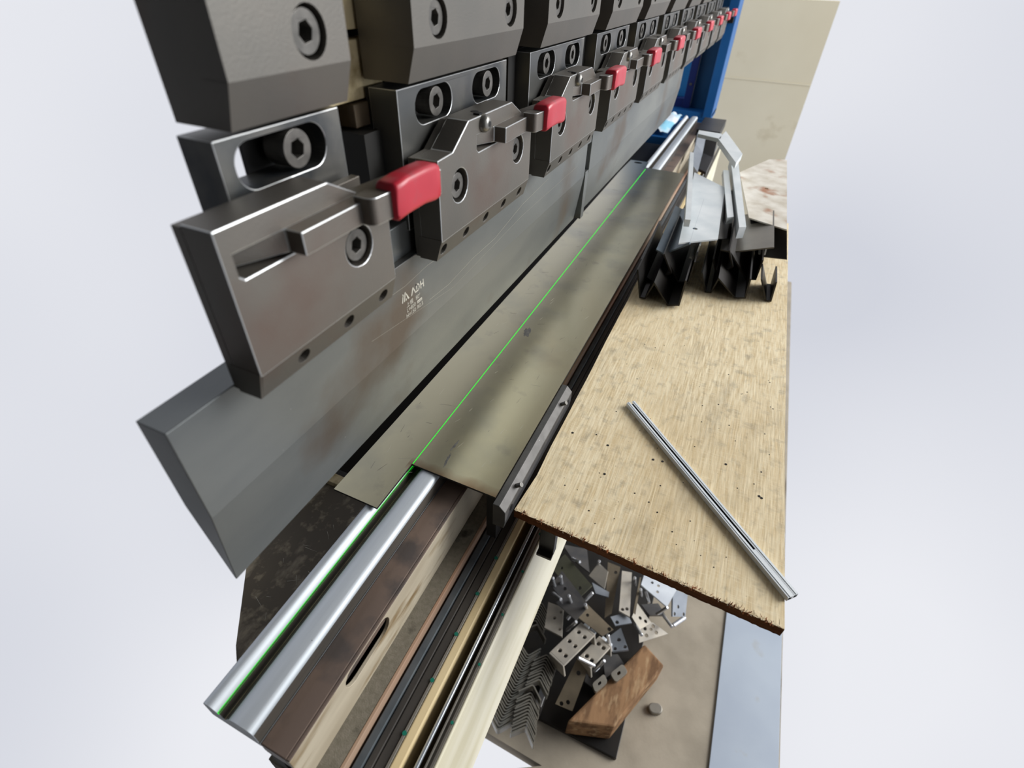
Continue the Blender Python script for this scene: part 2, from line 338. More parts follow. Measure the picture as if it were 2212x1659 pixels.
obj('dark_rail', G().box(-.3395, -.3245, Y0, Y1, -.30, -.197), 'rail', bed, bevel=.002)
obj('black_rail', G().box(-.3235, -.3030, Y0, Y1, -.30, -.200), 'rail', bed, bevel=.002)
obj('steel_strip', G().box(-.3025, -.2965, Y0, Y1, -.32, -.197), 'steelstrip', bed, bevel=.001)
obj('cream_beam', G().box(-.296, -.276, Y0, Y1, -.42, -.199), 'cream', bed, bevel=.003)
obj('gutter', G().box(-.276, -.2365, Y0, Y1, -.36, -.30), 'gutter', bed)
g = G().cyl((-.2505, Y0, -.205), (-.2505, Y1, -.205), .0048, 12); obj('guide_rod', g, 'rod', bed)
obj('guide_strip', G().box(-.2365, -.2205, Y0, Y1, -.30, -.206).box(-.2365, -.2325, Y0, Y1, -.206, -.199).box(-.2265, -.2205, Y0, Y1, -.206, -.199), 'steelstrip', bed, bevel=.001)
obj('cream_apron', G().plate([(-.2203, -.1985), (-.214, -.1985), (-.214, -.69), (-.2203, -.69)], [], (0, Y0, 0), (1, 0, 0), (0, 0, 1), (0, -1, 0), Y1-Y0), 'apron', bed, bevel=.004)
for k in range(5):
    y = .245+.105*k
    obj('green_plug', G().cyl((-.2998, y, -.1975), (-.2998, y, -.1962), .0045, 14), 'green', bed)
for k in range(5):
    y = .30+.12*k
    obj('green_plug', G().cyl((-.2235, y, -.1985), (-.2235, y, -.1970), .0033, 14), 'green', bed)
# front legs / inner body of the bed, dark
obj('bed_body', G().box(-1.0, -.60, .75, 5.6, ZF, -.235).box(-.60, -.22, .12, 5.2, -.66, -.43), 'ram', bed)
# oily plate behind the die
op = empty('back_plate', (-.75, .3, -.16), 'oily brown steel plate with pale scratches behind the die', 'plate')
obj('plate_body', G().prismz([(-.592, .16), (-.592, .645), (-.90, .645), (-.90, .46), (-.70, .22), (-.63, .16)], -.165, -.15), 'oily', op, bevel=.002)
obj('plate_lit_edge', G().box(-.90, -.592, .645, .675, -.165, -.135), 'tan', op, bevel=.003)  # tan colour paints the light caught by the plate's far edge
for k in range(14):
    x, y = random.uniform(-.76, -.64), random.uniform(.28, .6); a = random.uniform(-1, 1); l = random.uniform(.01, .04)
    dx, dy = math.cos(a)*l, math.sin(a)*l; n = Vector((-dy, dx)).normalized()*.0004
    if k == 0: g = G()
    g.prismz([(x-n.x, y-n.y), (x+dx-n.x*.3, y+dy-n.y*.3), (x+dx+n.x*.3, y+dy+n.y*.3), (x+n.x, y+n.y)], -.1505, -.1496)
tag(obj('scratches', g, 'scratch', op), kind='stuff')
tag(obj('inner_panel', G().box(-1.06, -1.0, .66, 5.6, ZF+.1, .12), 'gutter'), 'dark brown inner machine panel behind the die', 'panel')
# ------------------------------------------------------------------ ram behind the clamps
ram = empty('ram_beam', (-.75, .42, .62), 'black ram beam behind the row of clamps', 'machine beam')
obj('ram_body', G().box(-.86, -.64, .715, 5.75, .76, .965).box(-.86, -.64, 1.05, 5.75, .56, .76), 'ram', ram)
obj('tang_strip', G().box(-.60, -.545, .42, 5.68, .555, .62), 'punch', ram, bevel=.002)
for k in range(10):
    y = .766+.566*k
    obj('ram_rib', G().box(-.70, -.575, y-.051, y-.008, .56, .776 if k == 0 else .965), 'ram', ram)
# ------------------------------------------------------------------ punches
def punch(y0, y1, label, eng):
    p = empty('bending_punch', (-.555, y0, .218), label, 'punch', None)
    prof = [(-.5555, .216), (-.5535, .220), (-.530, .392), (-.530, .556), (-.581, .556), (-.581, .392), (-.5575, .220)]
    obj('punch_body', G().prismy(prof, y0, y1), 'punch', p, bevel=.0012)
    return p
p1 = punch(.225, 1.90, 'tall grey upper punch with engraved marks, nearest the camera', True)
p2 = punch(1.955, 4.02, 'long grey upper punch beyond the narrow gap, without lettering', False)
# ear of the first punch above the gap
obj('punch_ear', G().box(-.581, -.5305, 1.90, 1.945, .50, .556), 'punch', p1, bevel=.0012)
obj('punch_ear', G().box(-.5805, -.531, 1.918, 1.955, .216, .398), 'punch', p2, bevel=.0012)
# engraved lettering
def text(s, y, z, size, parent, stretch=1.0, shear=0.):
    c = bpy.data.curves.new('lettering', 'FONT'); c.body = s; c.size = size*K; c.extrude = .00006; c.resolution_u = 3; c.shear = shear; c.offset = 0
    o = bpy.data.objects.new('lettering_curve', c); sc.collection.objects.link(o)
    bpy.context.view_layer.update()
    me = bpy.data.meshes.new_from_object(o.evaluated_get(bpy.context.evaluated_depsgraph_get())); bpy.data.objects.remove(o)
    org = ORG.get(parent.name) or parent.location
    for v in me.vertices:
        x, yy2, zz = v.co; v.co = Vector((V3((-.5297, 0, 0)).x + zz, y*K+x*stretch, z*K+ZT+yy2)) - org
    me.materials.clear(); me.materials.append(M['engrave'])
    o = bpy.data.objects.new('lettering', me); sc.collection.objects.link(o); o.parent = parent
    return o
g = G()
def stroke(pts): g.plate([(.703+a*.001, .4765+b2*.001) for a, b2 in pts], [], (-.5296, 0, 0), (0, 1, 0), (0, 0, 1), (1, 0, 0), .0003)
stroke([(0, 0), (3.2, 0), (7, 14), (4.5, 14)]); stroke([(4, 18), (6.6, 18), (8, 13), (6, 12)]); stroke([(6.5, 0), (10, 0), (15.5, 19), (12, 19)])
stroke([(15, 15.5), (18, 14), (26, 0), (20.5, 0)]); stroke([(12.5, 0), (16.5, 0), (16, 4), (14.5, 6)])
# A without bar
stroke([(32, 0), (35.5, 0), (41, 12), (40.5, 17), (39, 17)]); stroke([(39, 17), (41.5, 17), (50.5, 0), (47, 0)])
stroke([(50, 0), (59, 0), (59, 3), (50, 3)]); stroke([(59, 0), (64, 5), (61, 6), (57, 3)]); stroke([(61, 5), (64, 4.5), (64, 12.5), (61, 12)]); stroke([(61, 12), (64, 12.5), (59, 17), (57, 14)])
stroke([(52, 14), (59, 14), (59, 17), (52, 17)]); stroke([(52, 5), (55, 5), (55, 17), (52, 17)])
stroke([(67, 0), (70, 0), (70, 17), (67, 17)]); stroke([(77, 0), (80, 0), (80, 17), (77, 17)]); stroke([(70, 7), (77, 7), (77, 10), (70, 10)])
obj('engraved_logo', g, 'engrave', p1, smooth=0)
text('上模', .716, .4605, .0125, p1); text('80°', .750, .4605, .0125, p1)
text('L=800', .716, .4490, .0125, p1); text('H=150', .712, .4375, .0125, p1); text('R0.5', .752, .4375, .0125, p1)
g = G().plate([(.754, .4500), (.772, .4500), (.772, .4560), (.754, .4560)], [[(.7555, .4515), (.7705, .4515), (.7705, .4530), (.7555, .4530)]], (-.5296, 0, 0), (0, 1, 0), (0, 0, 1), (1, 0, 0), .0003)
obj('engraved_mark', g, 'engrave', p1, smooth=0)
def scratch_line(pts, x, wdt, parent, name='scratch', m='scratch'):
    wdt *= .45
    g2 = G()
    for (a, b2) in zip(pts, pts[1:]):
        d = (Vector(b2)-Vector(a)).normalized(); n = Vector((-d.y, d.x))*wdt
        g2.plate([(a[0]-n.x, a[1]-n.y), (b2[0]-n.x, b2[1]-n.y), (b2[0]+n.x, b2[1]+n.y), (a[0]+n.x, a[1]+n.y)], [], (x, 0, 0), (0, 1, 0), (0, 0, 1), (1, 0, 0), .0002)
    return obj(name, g2, m, parent, smooth=0)
scratch_line([(.62, .512), (.72, .508), (.80, .515), (.90, .51)], -.5296, .0006, p1)
scratch_line([(.80, .435), (.88, .432), (1.0, .445), (1.12, .447), (1.3, .478), (1.5, .492)], -.5296, .0007, p1)
scratch_line([(.60, .452), (.9, .415), (1.3, .445), (1.8, .452)], -.5296, .0004, p1)
# ------------------------------------------------------------------ clamps
def socket_bolt(p, x, y, z, r, depth, name='socket_bolt'):
    hexa = [(y+r*.52*math.cos(math.radians(60*i+12)), z+r*.52*math.sin(math.radians(60*i+12))) for i in range(6)]
    g2 = G(); g2.plate(circ(y, z, r, 28), [hexa], (x, 0, 0), (0, 1, 0), (0, 0, 1), (1, 0, 0), depth)
    g2.cur = 1; g2.cyl((x-depth, y, z), (x-depth*.72, y, z), r*.6, 12)
    return obj(name, g2, ['bolt', 'black'], p, bevel=.0016)
def clamp(yb, cut=0., label='', first=False):
    c = empty('punch_clamp', (-.53, yb, .55), label, 'clamp', 'row of punch clamps along the ram')
    X = (1, 0, 0); U = (0, 1, 0); W_ = (0, 0, 1)
    cb, cp, cu = (.13 if first else 0), (.215 if first else 0), (.225 if first else 0)
    # body front plate with notch for the lever
    Wd = .421
    out = [(cb, .59), (Wd, .59), (Wd, .716), (.152, .716), (.145, .722), (.145, .748), (.352, .748), (.358, .75), (.305, .779), (.113, .779), (.052, .739), (.0, .737)]
    hl = [] if first else [circ(.075, .675, .031, 24)]
    hl.append(circ(.346, .677, .030, 24))
    if first: out = [(cb, .59), (Wd, .59), (Wd, .716), (.152, .716), (.145, .722), (.145, .748), (.352, .748), (.358, .75), (.305, .779), (cb+.0, .779)]
    sh = lambda L: [(a+yb, b2) for a, b2 in L]
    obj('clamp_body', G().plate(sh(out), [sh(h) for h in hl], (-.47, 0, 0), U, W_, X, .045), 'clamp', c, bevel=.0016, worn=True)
    bk = [(cb, .552), (Wd, .552), (Wd, .748), (.358, .748), (.305, .776), (.113, .776), (.052, .737), (.0, .735)]
    if first: bk = [(cb, .552), (Wd, .552), (Wd, .748), (.358, .748), (.305, .776), (cb, .776)]
    obj('clamp_back', G().plate(sh(bk), [], (-.5145, 0, 0), U, W_, X, .0150), 'clamp', c, bevel=.001)
    # chamfered foot with five holes
    n = Vector((.04, 0, -.013)).normalized(); vv = Vector((.013, 0, .04)).normalized()
    hs = [circ(yb+.016+.0905*k, .021, .0115, 16) for k in range(5) if (.016+.0905*k) > cb]
    if first: hs = [circ(yb+q, .021, .0115, 16) for q in (.391, .304, .207)] + []
    obj('clamp_foot', G().plate([(yb+cb+.002, 0), (yb+Wd-.002, 0), (yb+Wd-.002, .042), (yb+cb+.002, .042)], hs, (-.4835, 0, .550), U, tuple(vv), tuple(n), .026), 'clamp', c, bevel=.0012)
    for ye in (yb+cb-.0008, yb+Wd-.0042): obj('foot_cheek', G().prismy([(-.4701, .594), (-.4835, .5500), (-.520, .5500), (-.520, .594)], ye, ye+.005), 'clamp', c, smooth=0)
    if not first: socket_bolt(c, -.478, yb+.078, .673, .023, .03)
    socket_bolt(c, -.478, yb+.349, .675, .023, .03)
    # upper plate with two slots
    sl = [slot(.262+yb, .392+yb, .772, .829)]
    sl.append(slot((.050 if not first else cp+.0)+yb if not first else yb+.262-.0001-.215+.18, .178+yb if not first else yb+.2611-.02, .772, .829) if not first else [])
    sl = [q for q in sl if q]
    if first: sl = [slot(yb+.236, yb+.392, .772, .829)]
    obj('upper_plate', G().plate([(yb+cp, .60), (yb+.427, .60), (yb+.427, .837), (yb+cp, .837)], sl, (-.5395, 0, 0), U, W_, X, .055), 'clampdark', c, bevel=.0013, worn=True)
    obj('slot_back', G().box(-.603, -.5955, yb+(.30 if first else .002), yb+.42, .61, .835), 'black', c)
    socket_bolt(c, -.545, yb+.343, .800, .0245, .035)
    if not first: socket_bolt(c, -.545, yb+.130, .800, .0245, .035)
    # upper block with chamfer
    hb = [circ(yb+.355, .932, .0285, 24)] + ([circ(yb+.075, .932, .0285, 24)] if not first else [])
    obj('upper_block', G().plate([(yb+cu, .897), (yb+Wd, .897), (yb+Wd, .968), (yb+cu, .968)], hb, (-.50, 0, 0), U, W_, X, .035).prismy([(-.5, .8975), (-.5155, .848), (-.60, .848), (-.60, .968), (-.535, .968), (-.535, .8975)], yb+cu, yb+Wd), 'clamp', c, smooth=0)
    socket_bolt(c, -.506, yb+.355, .932, .0235, .028)
    if not first: socket_bolt(c, -.506, yb+.075, .932, .0235, .028)
    # tan wedge blocks in the gap
    obj('wedge_block', G().box(-.60, -.565, yb+.4275, yb+.448, .752, .815), 'tan', c, bevel=.002)
    if first:
        obj('wedge_block', G().box(-.638, -.606, yb+.48, yb+.635, .915, .966), 'tan', c, bevel=.002)
        obj('wedge_block', G().box(-.638, -.607, yb+.48, yb+.63, .818, .902), 'tan', c, bevel=.002)
        obj('wedge_foot', G().box(-.638, -.60, yb+.535, yb+.625, .779, .815), 'gutter', c, bevel=.002)
    # lever
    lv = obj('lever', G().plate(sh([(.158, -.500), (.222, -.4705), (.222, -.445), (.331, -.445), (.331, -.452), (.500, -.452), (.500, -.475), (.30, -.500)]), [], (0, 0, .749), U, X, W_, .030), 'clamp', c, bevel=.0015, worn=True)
    el = sh([(.331, -.455)] + [(.343-.012*math.cos(math.radians(a)), -.424+.0-.012+.012*math.sin(math.radians(a))+.0) for a in range(0, 91, 15)] + [(.485, -.412), (.485, -.440), (.36, -.455)])
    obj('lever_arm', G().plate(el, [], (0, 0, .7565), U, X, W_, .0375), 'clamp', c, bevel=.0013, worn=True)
    gr = []
    prof = slot(-.0215, .0215, -.0265, .0265, 4, .009)
    g2 = G(); N = len(prof); secs = []
    for t_, s_ in ((.0, .90), (.004, 1), (.03, 1.0), (.07, 1.0), (.095, 1.04), (.106, .98), (.112, .80)):
        cyc = (yb+.369+t_, -.430+.004*t_/.11, .7405+.004*math.sin(t_*28))
        secs.append([(cyc[1]+a*s_*.85, cyc[0], cyc[2]+b2*s_) for a, b2 in prof])
    vs = [p for s_ in secs for p in s_]; fs = [list(range(N)), [len(vs)-1-i for i in range(N)]]
    for k in range(len(secs)-1):
        for i in range(N): fs.append((k*N+i, k*N+N+i, k*N+N+(i+1) % N, k*N+(i+1) % N))
    g2.add(vs, fs); obj('lever_grip', g2, 'red', c, smooth=60)
    if not first:
        g2 = G()
        rr = [(0, .0165), (.006, .0160), (.011, .0125), (.014, .008)]; n2 = 20; vs = []
        for a, r_ in rr: vs += [(-.4705+a, yb+.172+r_*math.cos(2*math.pi*i/n2), .764+r_*math.sin(2*math.pi*i/n2)) for i in range(n2)]
        fs = [list(range(n2))]
        for k in range(3):
            for i in range(n2): fs.append((k*n2+i, k*n2+(i+1) % n2, (k+1)*n2+(i+1) % n2, (k+1)*n2+i))
        fs.append([3*n2+i for i in range(n2)])
        g2.add(vs, fs); g2.cur = 1; g2.cyl((-.4565, yb+.172, .764), (-.4558, yb+.172, .764), .0055, 6)
        obj('button_screw', g2, ['bead', 'black'], c, smooth=50)
        g2 = G(); g2.cyl((-.495, yb+.185, .779), (-.495, yb+.185, .7796), .008, 14).box(-.485, -.472, yb+.16, yb+.172, .778, .782)
        obj('latch_pin', g2, 'black', c)
    return c
clamp(.195, .14, 'nearest clamp, cut by the left of the picture, with a blurred large red grip', True)
c1 = clamp(.766, 0, 'second clamp from the camera, just above the engraved punch lettering')
words = ['third clamp, at the middle of the top, its grip smudged', 'fourth clamp, above the narrow gap between two punches', 'fifth clamp, sixth to last of the receding row',
         'sixth clamp, where the punch below still continues', 'seventh clamp, in front of the bright blue panel', 'eighth clamp, third from the far end of the row',
         'ninth clamp, last but one of the row', 'tenth clamp, smallest and farthest, against the blue column']
for k in range(2, 10):
    c = copy_tree(c1); c.location = V3((-.53, .766+.566*(k-1), .55)); c['label'] = words[k-2]
c1['label'] = 'second clamp from the camera, in front of the engraved lettering of the punch'
# far lever end seen against the wall
g = G().box(-.47, -.34, 6.15, 6.20, .80, .835); 
tag(obj('far_lever', G().box(-.56, -.43, 5.85, 5.89, .655, .70), 'scale', bevel=.003), 'dark flat lever arm at the far top, beyond the last clamp', 'lever')
# ------------------------------------------------------------------ sheet being bent
sh_ = empty('metal_sheet', (-.5, .55, 0), 'long olive-grey steel sheet lying on the die, notched at the near end', 'metal sheet')
T = .006
outl = [(-.677, .551), (-.553, .550), (-.553, .697), (-.318, .6945), (-.3215, 3.452), (-.514, 3.456), (-.565, 3.46), (-.573, 3.585), (-.690, 3.575), (-.694, 3.3), (-.686, 2.4), (-.681, 1.2), (-.678, .8)]
g = G().plate(outl, [circ(-.632, 3.535, .028, 16, .018)], (0, 0, T), (1, 0, 0), (0, 1, 0), (0, 0, 1), T)
g.mi = [1 if abs(sum((g.v[i].z for i in f), 0)/len(f)-T/2) < 1e-4 else 0 for f in g.f]
obj('sheet_body', g, ['sheet', 'sheetedge'], sh_, smooth=0)
def blob(name, cx, cy, rx, ry, m, parent, z=T, n=22, seed=0, rot=0.):
    random.seed(seed); pts = []
    for i in range(n):
        a = 2*math.pi*i/n; k = random.uniform(.6, 1.2); x, y = rx*k*math.cos(a), ry*k*math.sin(a)
        pts.append((cx+x*math.cos(rot)-y*math.sin(rot), cy+x*math.sin(rot)+y*math.cos(rot)))
    return obj(name, G().plate(pts, [], (0, 0, z+.00035), (1, 0, 0), (0, 1, 0), (0, 0, 1), .0003), m, parent, smooth=0)
blob('scuff_mark', -.479, .748, .0035, .026, 'scuff', sh_, seed=3, rot=.12); blob('scuff_mark', -.486, .80, .004, .02, 'scuff', sh_, seed=4, rot=-.1)
blob('scuff_mark', -.52, 1.37, .012, .03, 'scuff', sh_, seed=5, rot=.2)
g = G()
random.seed(11)
for k in range(120):
    x = random.uniform(-.66, -.34); y = .58+2.4*random.random()**1.5
    if y < .74 and x > -.56: continue
    a = random.choice([1.3, 1.7, .3, 1.5])+random.uniform(-.3, .3); l = random.uniform(.005, .035); dx, dy = math.cos(a)*l, math.sin(a)*l
    n = Vector((-dy, dx)).normalized()*.00035
    g.cur = random.choice([0, 1])
    g.prismz([(x-n.x, y-n.y), (x+dx-n.x*.3, y+dy-n.y*.3), (x+dx+n.x*.3, y+dy+n.y*.3), (x+n.x, y+n.y)], T, T+.0003)
tag(obj('sheet_scratches', g, ['scratch', 'scuff'], sh_, smooth=0), kind='stuff')
# laser line: on the sheet and down in the groove
las = empty('laser_line', (-.55, .6, T), 'thin bright green laser line running along the sheet and the die groove', 'laser line')
g = G().prismz([(-.5515, .6985), (-.5497, .6985), (-.5557, 3.42), (-.5595, 3.42)], T+.0004, T+.0009); obj('line_on_sheet', g, 'laser', las, smooth=0)
g = G().prismy([(-.5590, -.0150), (-.5574, -.0188), (-.5568, -.0186), (-.5584, -.0147)], Y0, .72); obj('line_in_groove', g, 'laser', las, smooth=0)
# ------------------------------------------------------------------ stop bar beside the sheet
sb = empty('stop_bar', (-.3, .68, -.06), 'dark chamfered steel stop bar with two set screws along the sheet edge', 'stop bar')
prof = [(-.3165, -.075), (-.3165, .004), (-.2995, .004), (-.2835, -.014), (-.2835, -.050), (-.287, -.075)]
g = G().prismy(prof, .676, 1.165); g.mi = [0]*len(g.f)
for i, f in enumerate(g.f):
    cxm = sum(g.v[j].x for j in f)/len(f); czm = sum(g.v[j].z for j in f)/len(f)
    if len(f) == 4 and cxm > -.294 and czm > -.06: g.mi[i] = 1
obj('bar_body', g, ['stop', 'stopl'], sb, bevel=.0015)
for y in (.757, 1.088):
    a = Vector((-.2925, y, -.008)); d = Vector((.75, 0, .66)).normalized()
    obj('set_screw', G().cyl(a, a+d*.020, .0055, 12).cyl(a+d*.017, a+d*.0205, .0062, 12), 'bolt', sb)
obj('bore', G().cyl((-.2840, .71, -.030), (-.2828, .71, -.030), .0085, 16), 'black', sb)
obj('bore', G().cyl((-.2840, 1.13, -.030), (-.2828, 1.13, -.030), .0085, 16), 'black', sb)
tag(obj('support_block', G().box(-.345, -.318, .70, .73, -.17, -.002), 'black', bevel=.001), 'small black block under the near sheet edge beside the stop bar', 'block')
# ------------------------------------------------------------------ plywood
PT = -.030
ply = empty('plywood_board', (0, 1.4, PT-.03), 'weathered plywood board with a splintered brown front edge', 'board')
random.seed(5)
n = 90; fr = []
A, B = Vector((-.273, .706)), Vector((.335, .676))
for i in range(n+1):
    p = A.lerp(B, i/n); fr.append((p.x, p.y+random.uniform(-.0006, .0009)))
lf = [(-.262, 2.9)] + [(-.264-.010*(1-k/20)+random.uniform(-.0015, .0015), 2.9-(2.18*k/20)) for k in range(1, 20)]
rt = [(.325, 1.2), (.31, 3.0)]
g = G().plate(fr+rt+lf, [], (0, 0, PT), (1, 0, 0), (0, 1, 0), (0, 0, 1), .0275)
g.mi = [0 if abs(sum(g.v[i].z for i in f)/len(f)-PT) < 1e-4 else 1 for f in g.f]
obj('board_body', g, ['ply', 'plyedge'], ply, smooth=0)
g = G(); random.seed(9)
for k in range(230):
    t_ = random.random(); p = A.lerp(B, t_); l = random.uniform(.002, .009)*(1.6 if random.random() < .1 else 1)
    z = PT+random.uniform(-.001, .002); g.cur = 0 if random.random() < .35 else 1
    q = Vector((p.x, p.y+random.uniform(-.003, .006), z)); d = Vector((random.uniform(-.6, .6), random.uniform(-.3, 1), random.uniform(-.1, .7))).normalized()
    g.cyl(q, q+d*l, .0008, 4, .0002)
for t_ in (.04, .12, .19, .29, .36, .385, .49, .6, .7, .78, .83, .88, .95):
    p = A.lerp(B, t_)
    for j in range(7):
        g.cur = 0; q = Vector((p.x+random.uniform(-.006, .006), p.y+random.uniform(-.003, .004), PT-.004)); g.cyl(q, q+Vector((random.uniform(-.004, .004), random.uniform(-.001, .006), random.uniform(.006, .011))), .0018, 4, .0004)
tag(obj('splinters', g, ['splinter', 'frayed'], ply, smooth=0), kind='stuff')
g = G(); random.seed(21)
for k in range(60):
    x, y = random.uniform(-.2, .29), random.uniform(.75, 1.6); g.prismz(circ(x, y, random.uniform(.0008, .0022), 6), PT, PT+.0006)
for (a, b2) in ((1237, 935), (1313, 962), (1306, 1024), (1411, 993), (1431, 997), (1640, 1072), (1645, 1076), (1568, 1003)):
    q = Wz(a, b2, PT); g.prismz(circ(q.x, q.y, .0034, 7), PT, PT+.0008)
tag(obj('specks', g, 'scale', ply, smooth=0), kind='stuff')
tag(obj('board_bracket', G().box(-.205, -.165, .715, .74, -.17, PT-.0285).box(-.205, -.165, .70, .74, -.17, -.16), 'scale', bevel=.002), 'dark steel bracket under the plywood board beside the cream apron', 'bracket')
# channel on the board
a, b2 = Wz(1362, 871, PT+.008), Wz(1712, 1290, PT+.008); d = (b2-a); L_ = d.length; ang = math.atan2(d.y, d.x)
ch = empty('aluminium_channel', (a.x, a.y, PT), 'narrow aluminium track with a black centre slot lying diagonally on the plywood', 'metal profile')
def rotp(g2): return g2.xform(Matrix.Translation((a.x, a.y, PT+.0009)) @ Matrix.Rotation(ang-math.pi/2, 4, 'Z'))
g = G().fold([(-.0135, .012), (-.0135, .0006), (.0135, .0006), (.0135, .012)], 0, L_, .0012).box(-.0135, -.0030, 0, L_, .0110, .0128).box(.0030, .0135, 0, L_, .0110, .0128).box(-.009, -.0075, 0, L_, .0128, .0140).box(.0075, .009, 0, L_, .0128, .0140)
obj('channel_body', rotp(g), 'alu', ch)
obj('slot_floor', rotp(G().box(-.012, .012, .001, L_, .0012, .003)), 'black', ch)
obj('insert', rotp(G().box(-.0029, .0029, L_*.82, L_, .003, .0125)), 'alu', ch)
# ------------------------------------------------------------------ folded parts stacked on the far end of the board
def folded(px, Y, L_, m, name, label, t=.006, skew=None, grp='folded steel parts stacked on the plywood'):
    L_ *= .5
    if skew is None: skew = -.03*L_
    pts = [Wy(a_, b_, Y) for a_, b_ in px]; zmin = min(p.z for p in pts); lift = max(0, PT+t/2-zmin)
    g2 = G().fold([(p.x, p.z+lift) for p in pts], Y, Y+L_, t, skew)
    return tag(obj(name, g2, m, smooth=20), label, 'folded part', grp)
F = [((1379, 560), (1387, 650), (1393, 651)), ]
folded([(1376, 588), (1381, 648), (1392, 650), (1412, 618), (1441, 665), (1465, 665), (1480, 612)], 1.84, 1.0, 'scale', 'folded_channel', 'black trough-shaped folded part lying lowest at the left on the plywood')  # black steel here stands for the unlit hollows of the lowest parts
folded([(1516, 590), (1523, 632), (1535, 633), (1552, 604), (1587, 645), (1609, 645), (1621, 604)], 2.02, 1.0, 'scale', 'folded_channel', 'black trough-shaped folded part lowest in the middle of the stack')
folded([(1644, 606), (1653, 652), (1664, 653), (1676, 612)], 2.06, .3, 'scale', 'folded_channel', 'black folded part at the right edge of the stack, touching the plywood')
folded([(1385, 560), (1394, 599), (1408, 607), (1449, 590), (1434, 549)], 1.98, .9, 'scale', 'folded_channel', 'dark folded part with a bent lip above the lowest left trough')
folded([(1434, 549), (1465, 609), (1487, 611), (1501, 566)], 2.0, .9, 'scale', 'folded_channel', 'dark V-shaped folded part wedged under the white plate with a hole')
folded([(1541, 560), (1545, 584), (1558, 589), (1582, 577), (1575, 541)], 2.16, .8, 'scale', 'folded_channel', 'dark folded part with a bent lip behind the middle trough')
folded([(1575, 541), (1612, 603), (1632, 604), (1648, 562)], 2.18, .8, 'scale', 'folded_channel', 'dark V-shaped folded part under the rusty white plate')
folded([(1489, 556), (1500, 560), (1512, 530)], 2.1, .25, 'galv', 'folded_lip', 'short bright folded lip sticking out below the white plate')
folded([(1417, 540), (1434, 549), (1490, 527)], 2.05, 1.1, 'blueg', 'folded_channel', 'blue-grey folded part with a pointed corner left of the white plate')
folded([(1638, 548), (1652, 550), (1655, 538)], 2.3, .25, 'galv', 'folded_lip', 'small bright lip in the dark hollow below the rusty plate')
folded([(1556, 540), (1580, 545), (1672, 535)], 2.25, .9, 'pl_mid', 'folded_channel', 'grey folded part with a wide flange between the two stacks')
def plate4(px, z, m, name, label, t=.006, holes=(), cat='metal plate', grp=None, parent=None, cols=None):
    P = [Wz(a_, b_, z[i] if isinstance(z, (list, tuple)) else z) for i, (a_, b_) in enumerate(px)]
    O = P[0]; U = (P[1]-P[0]); N = U.cross(P[2]-P[1]).normalized()
    if N.z < 0: N = -N
    u = U.normalized(); v = N.cross(u)
    if (P[2]-P[0]).dot(v) < 0: v = -v
    q = [((p-O).dot(u), (p-O).dot(v)) for p in P]
    hs = []
    for (hx, hy, r) in holes:     # bilinear position inside the quad
        a0 = Vector(q[0]).lerp(Vector(q[1]), hx); a1 = Vector(q[3] if len(q) > 3 else q[2]).lerp(Vector(q[2]), hx); c_ = a0.lerp(a1, hy); hs.append(circ(c_.x, c_.y, r, 10))
    g2 = G().plate(q, hs, O, u, v, N, t)
    o = obj(name, g2, m, parent, smooth=0)
    if parent is None: tag(o, label, cat, grp)
    return o
FP = 'folded steel parts stacked on the plywood'
plate4([(1466, 525), (1551, 516), (1566, 405), (1500, 372)], [.15, .15, .15, .15], 'galv', 'white_plate', 'white galvanised plate with one hole on top of the left stack', holes=((.35, .16, .011),), grp=FP)
plate4([(1551, 516), (1578, 515), (1590, 425), (1566, 405)], [.15, .08, .08, .15], 'scale', 'dark_flange', 'bent-down flange right of the white plate, its shade painted dark', grp=FP)  # flange lies in shadow; that shade is painted with the near-black steel
plate4([(1480, 474), (1492, 475), (1499, 330), (1491, 328)], .21, 'galv', 'upright_strip', 'upright white strip along the left of the holed white plate', t=.03, grp=FP)
plate4([(1571, 470), (1585, 468), (1574, 368), (1562, 367)], .16, 'galv', 'upright_strip', 'short rough white strip between the two stacks', t=.03, grp=FP)
plate4([(1597, 491), (1612, 490), (1594, 342), (1578, 341)], .17, 'galv', 'upright_strip', 'long smooth white strip left of the rusty plate', t=.05, grp=FP)
plate4([(1618, 470), (1700, 496), (1700, 345), (1662, 344), (1598, 372)], .12, 'galvrust', 'rusty_plate', 'rusty white plate with one hole at the right edge', holes=((.25, .45, .012),), grp=FP)
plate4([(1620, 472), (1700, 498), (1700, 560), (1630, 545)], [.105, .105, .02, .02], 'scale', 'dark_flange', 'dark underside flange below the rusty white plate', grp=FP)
# arched white strip
g = G()
def ribbon(g2, P, wv, t=.006):
    for (p, q) in zip(P, P[1:]):
        wv2 = Vector(wv); n_ = (q-p).cross(wv2).normalized()*t
        g2.add([p, q, q+wv2, p+wv2, p+n_, q+n_, q+wv2+n_, p+wv2+n_], [(0, 1, 2, 3), (7, 6, 5, 4), (0, 4, 5, 1), (1, 5, 6, 2), (2, 6, 7, 3), (3, 7, 4, 0)])
    return g2
bs = empty('bent_strip', Wz(1560, 300, .20), 'white strip bent into an arch in front of the beige wall', 'folded part', FP)
plate4([(1508, 289), (1556, 300), (1560, 289), (1510, 281)], .25, 'galv', 'strip_arm', '', t=.02, parent=bs)
plate4([(1552, 300), (1590, 352), (1604, 332), (1568, 283)], .25, 'galv', 'strip_bend', '', t=.03, parent=bs)
g = G(); P = [Wy(1550, 300, 4.6), Wy(1540, 340, 4.3), Wy(1525, 372, 4.0)]; ribbon(g, P, (-.10, .1, 0), .02)
tag(obj('dark_strip', g, 'scale', smooth=0), 'dark bent strip behind the arched white strip', 'folded part', FP)
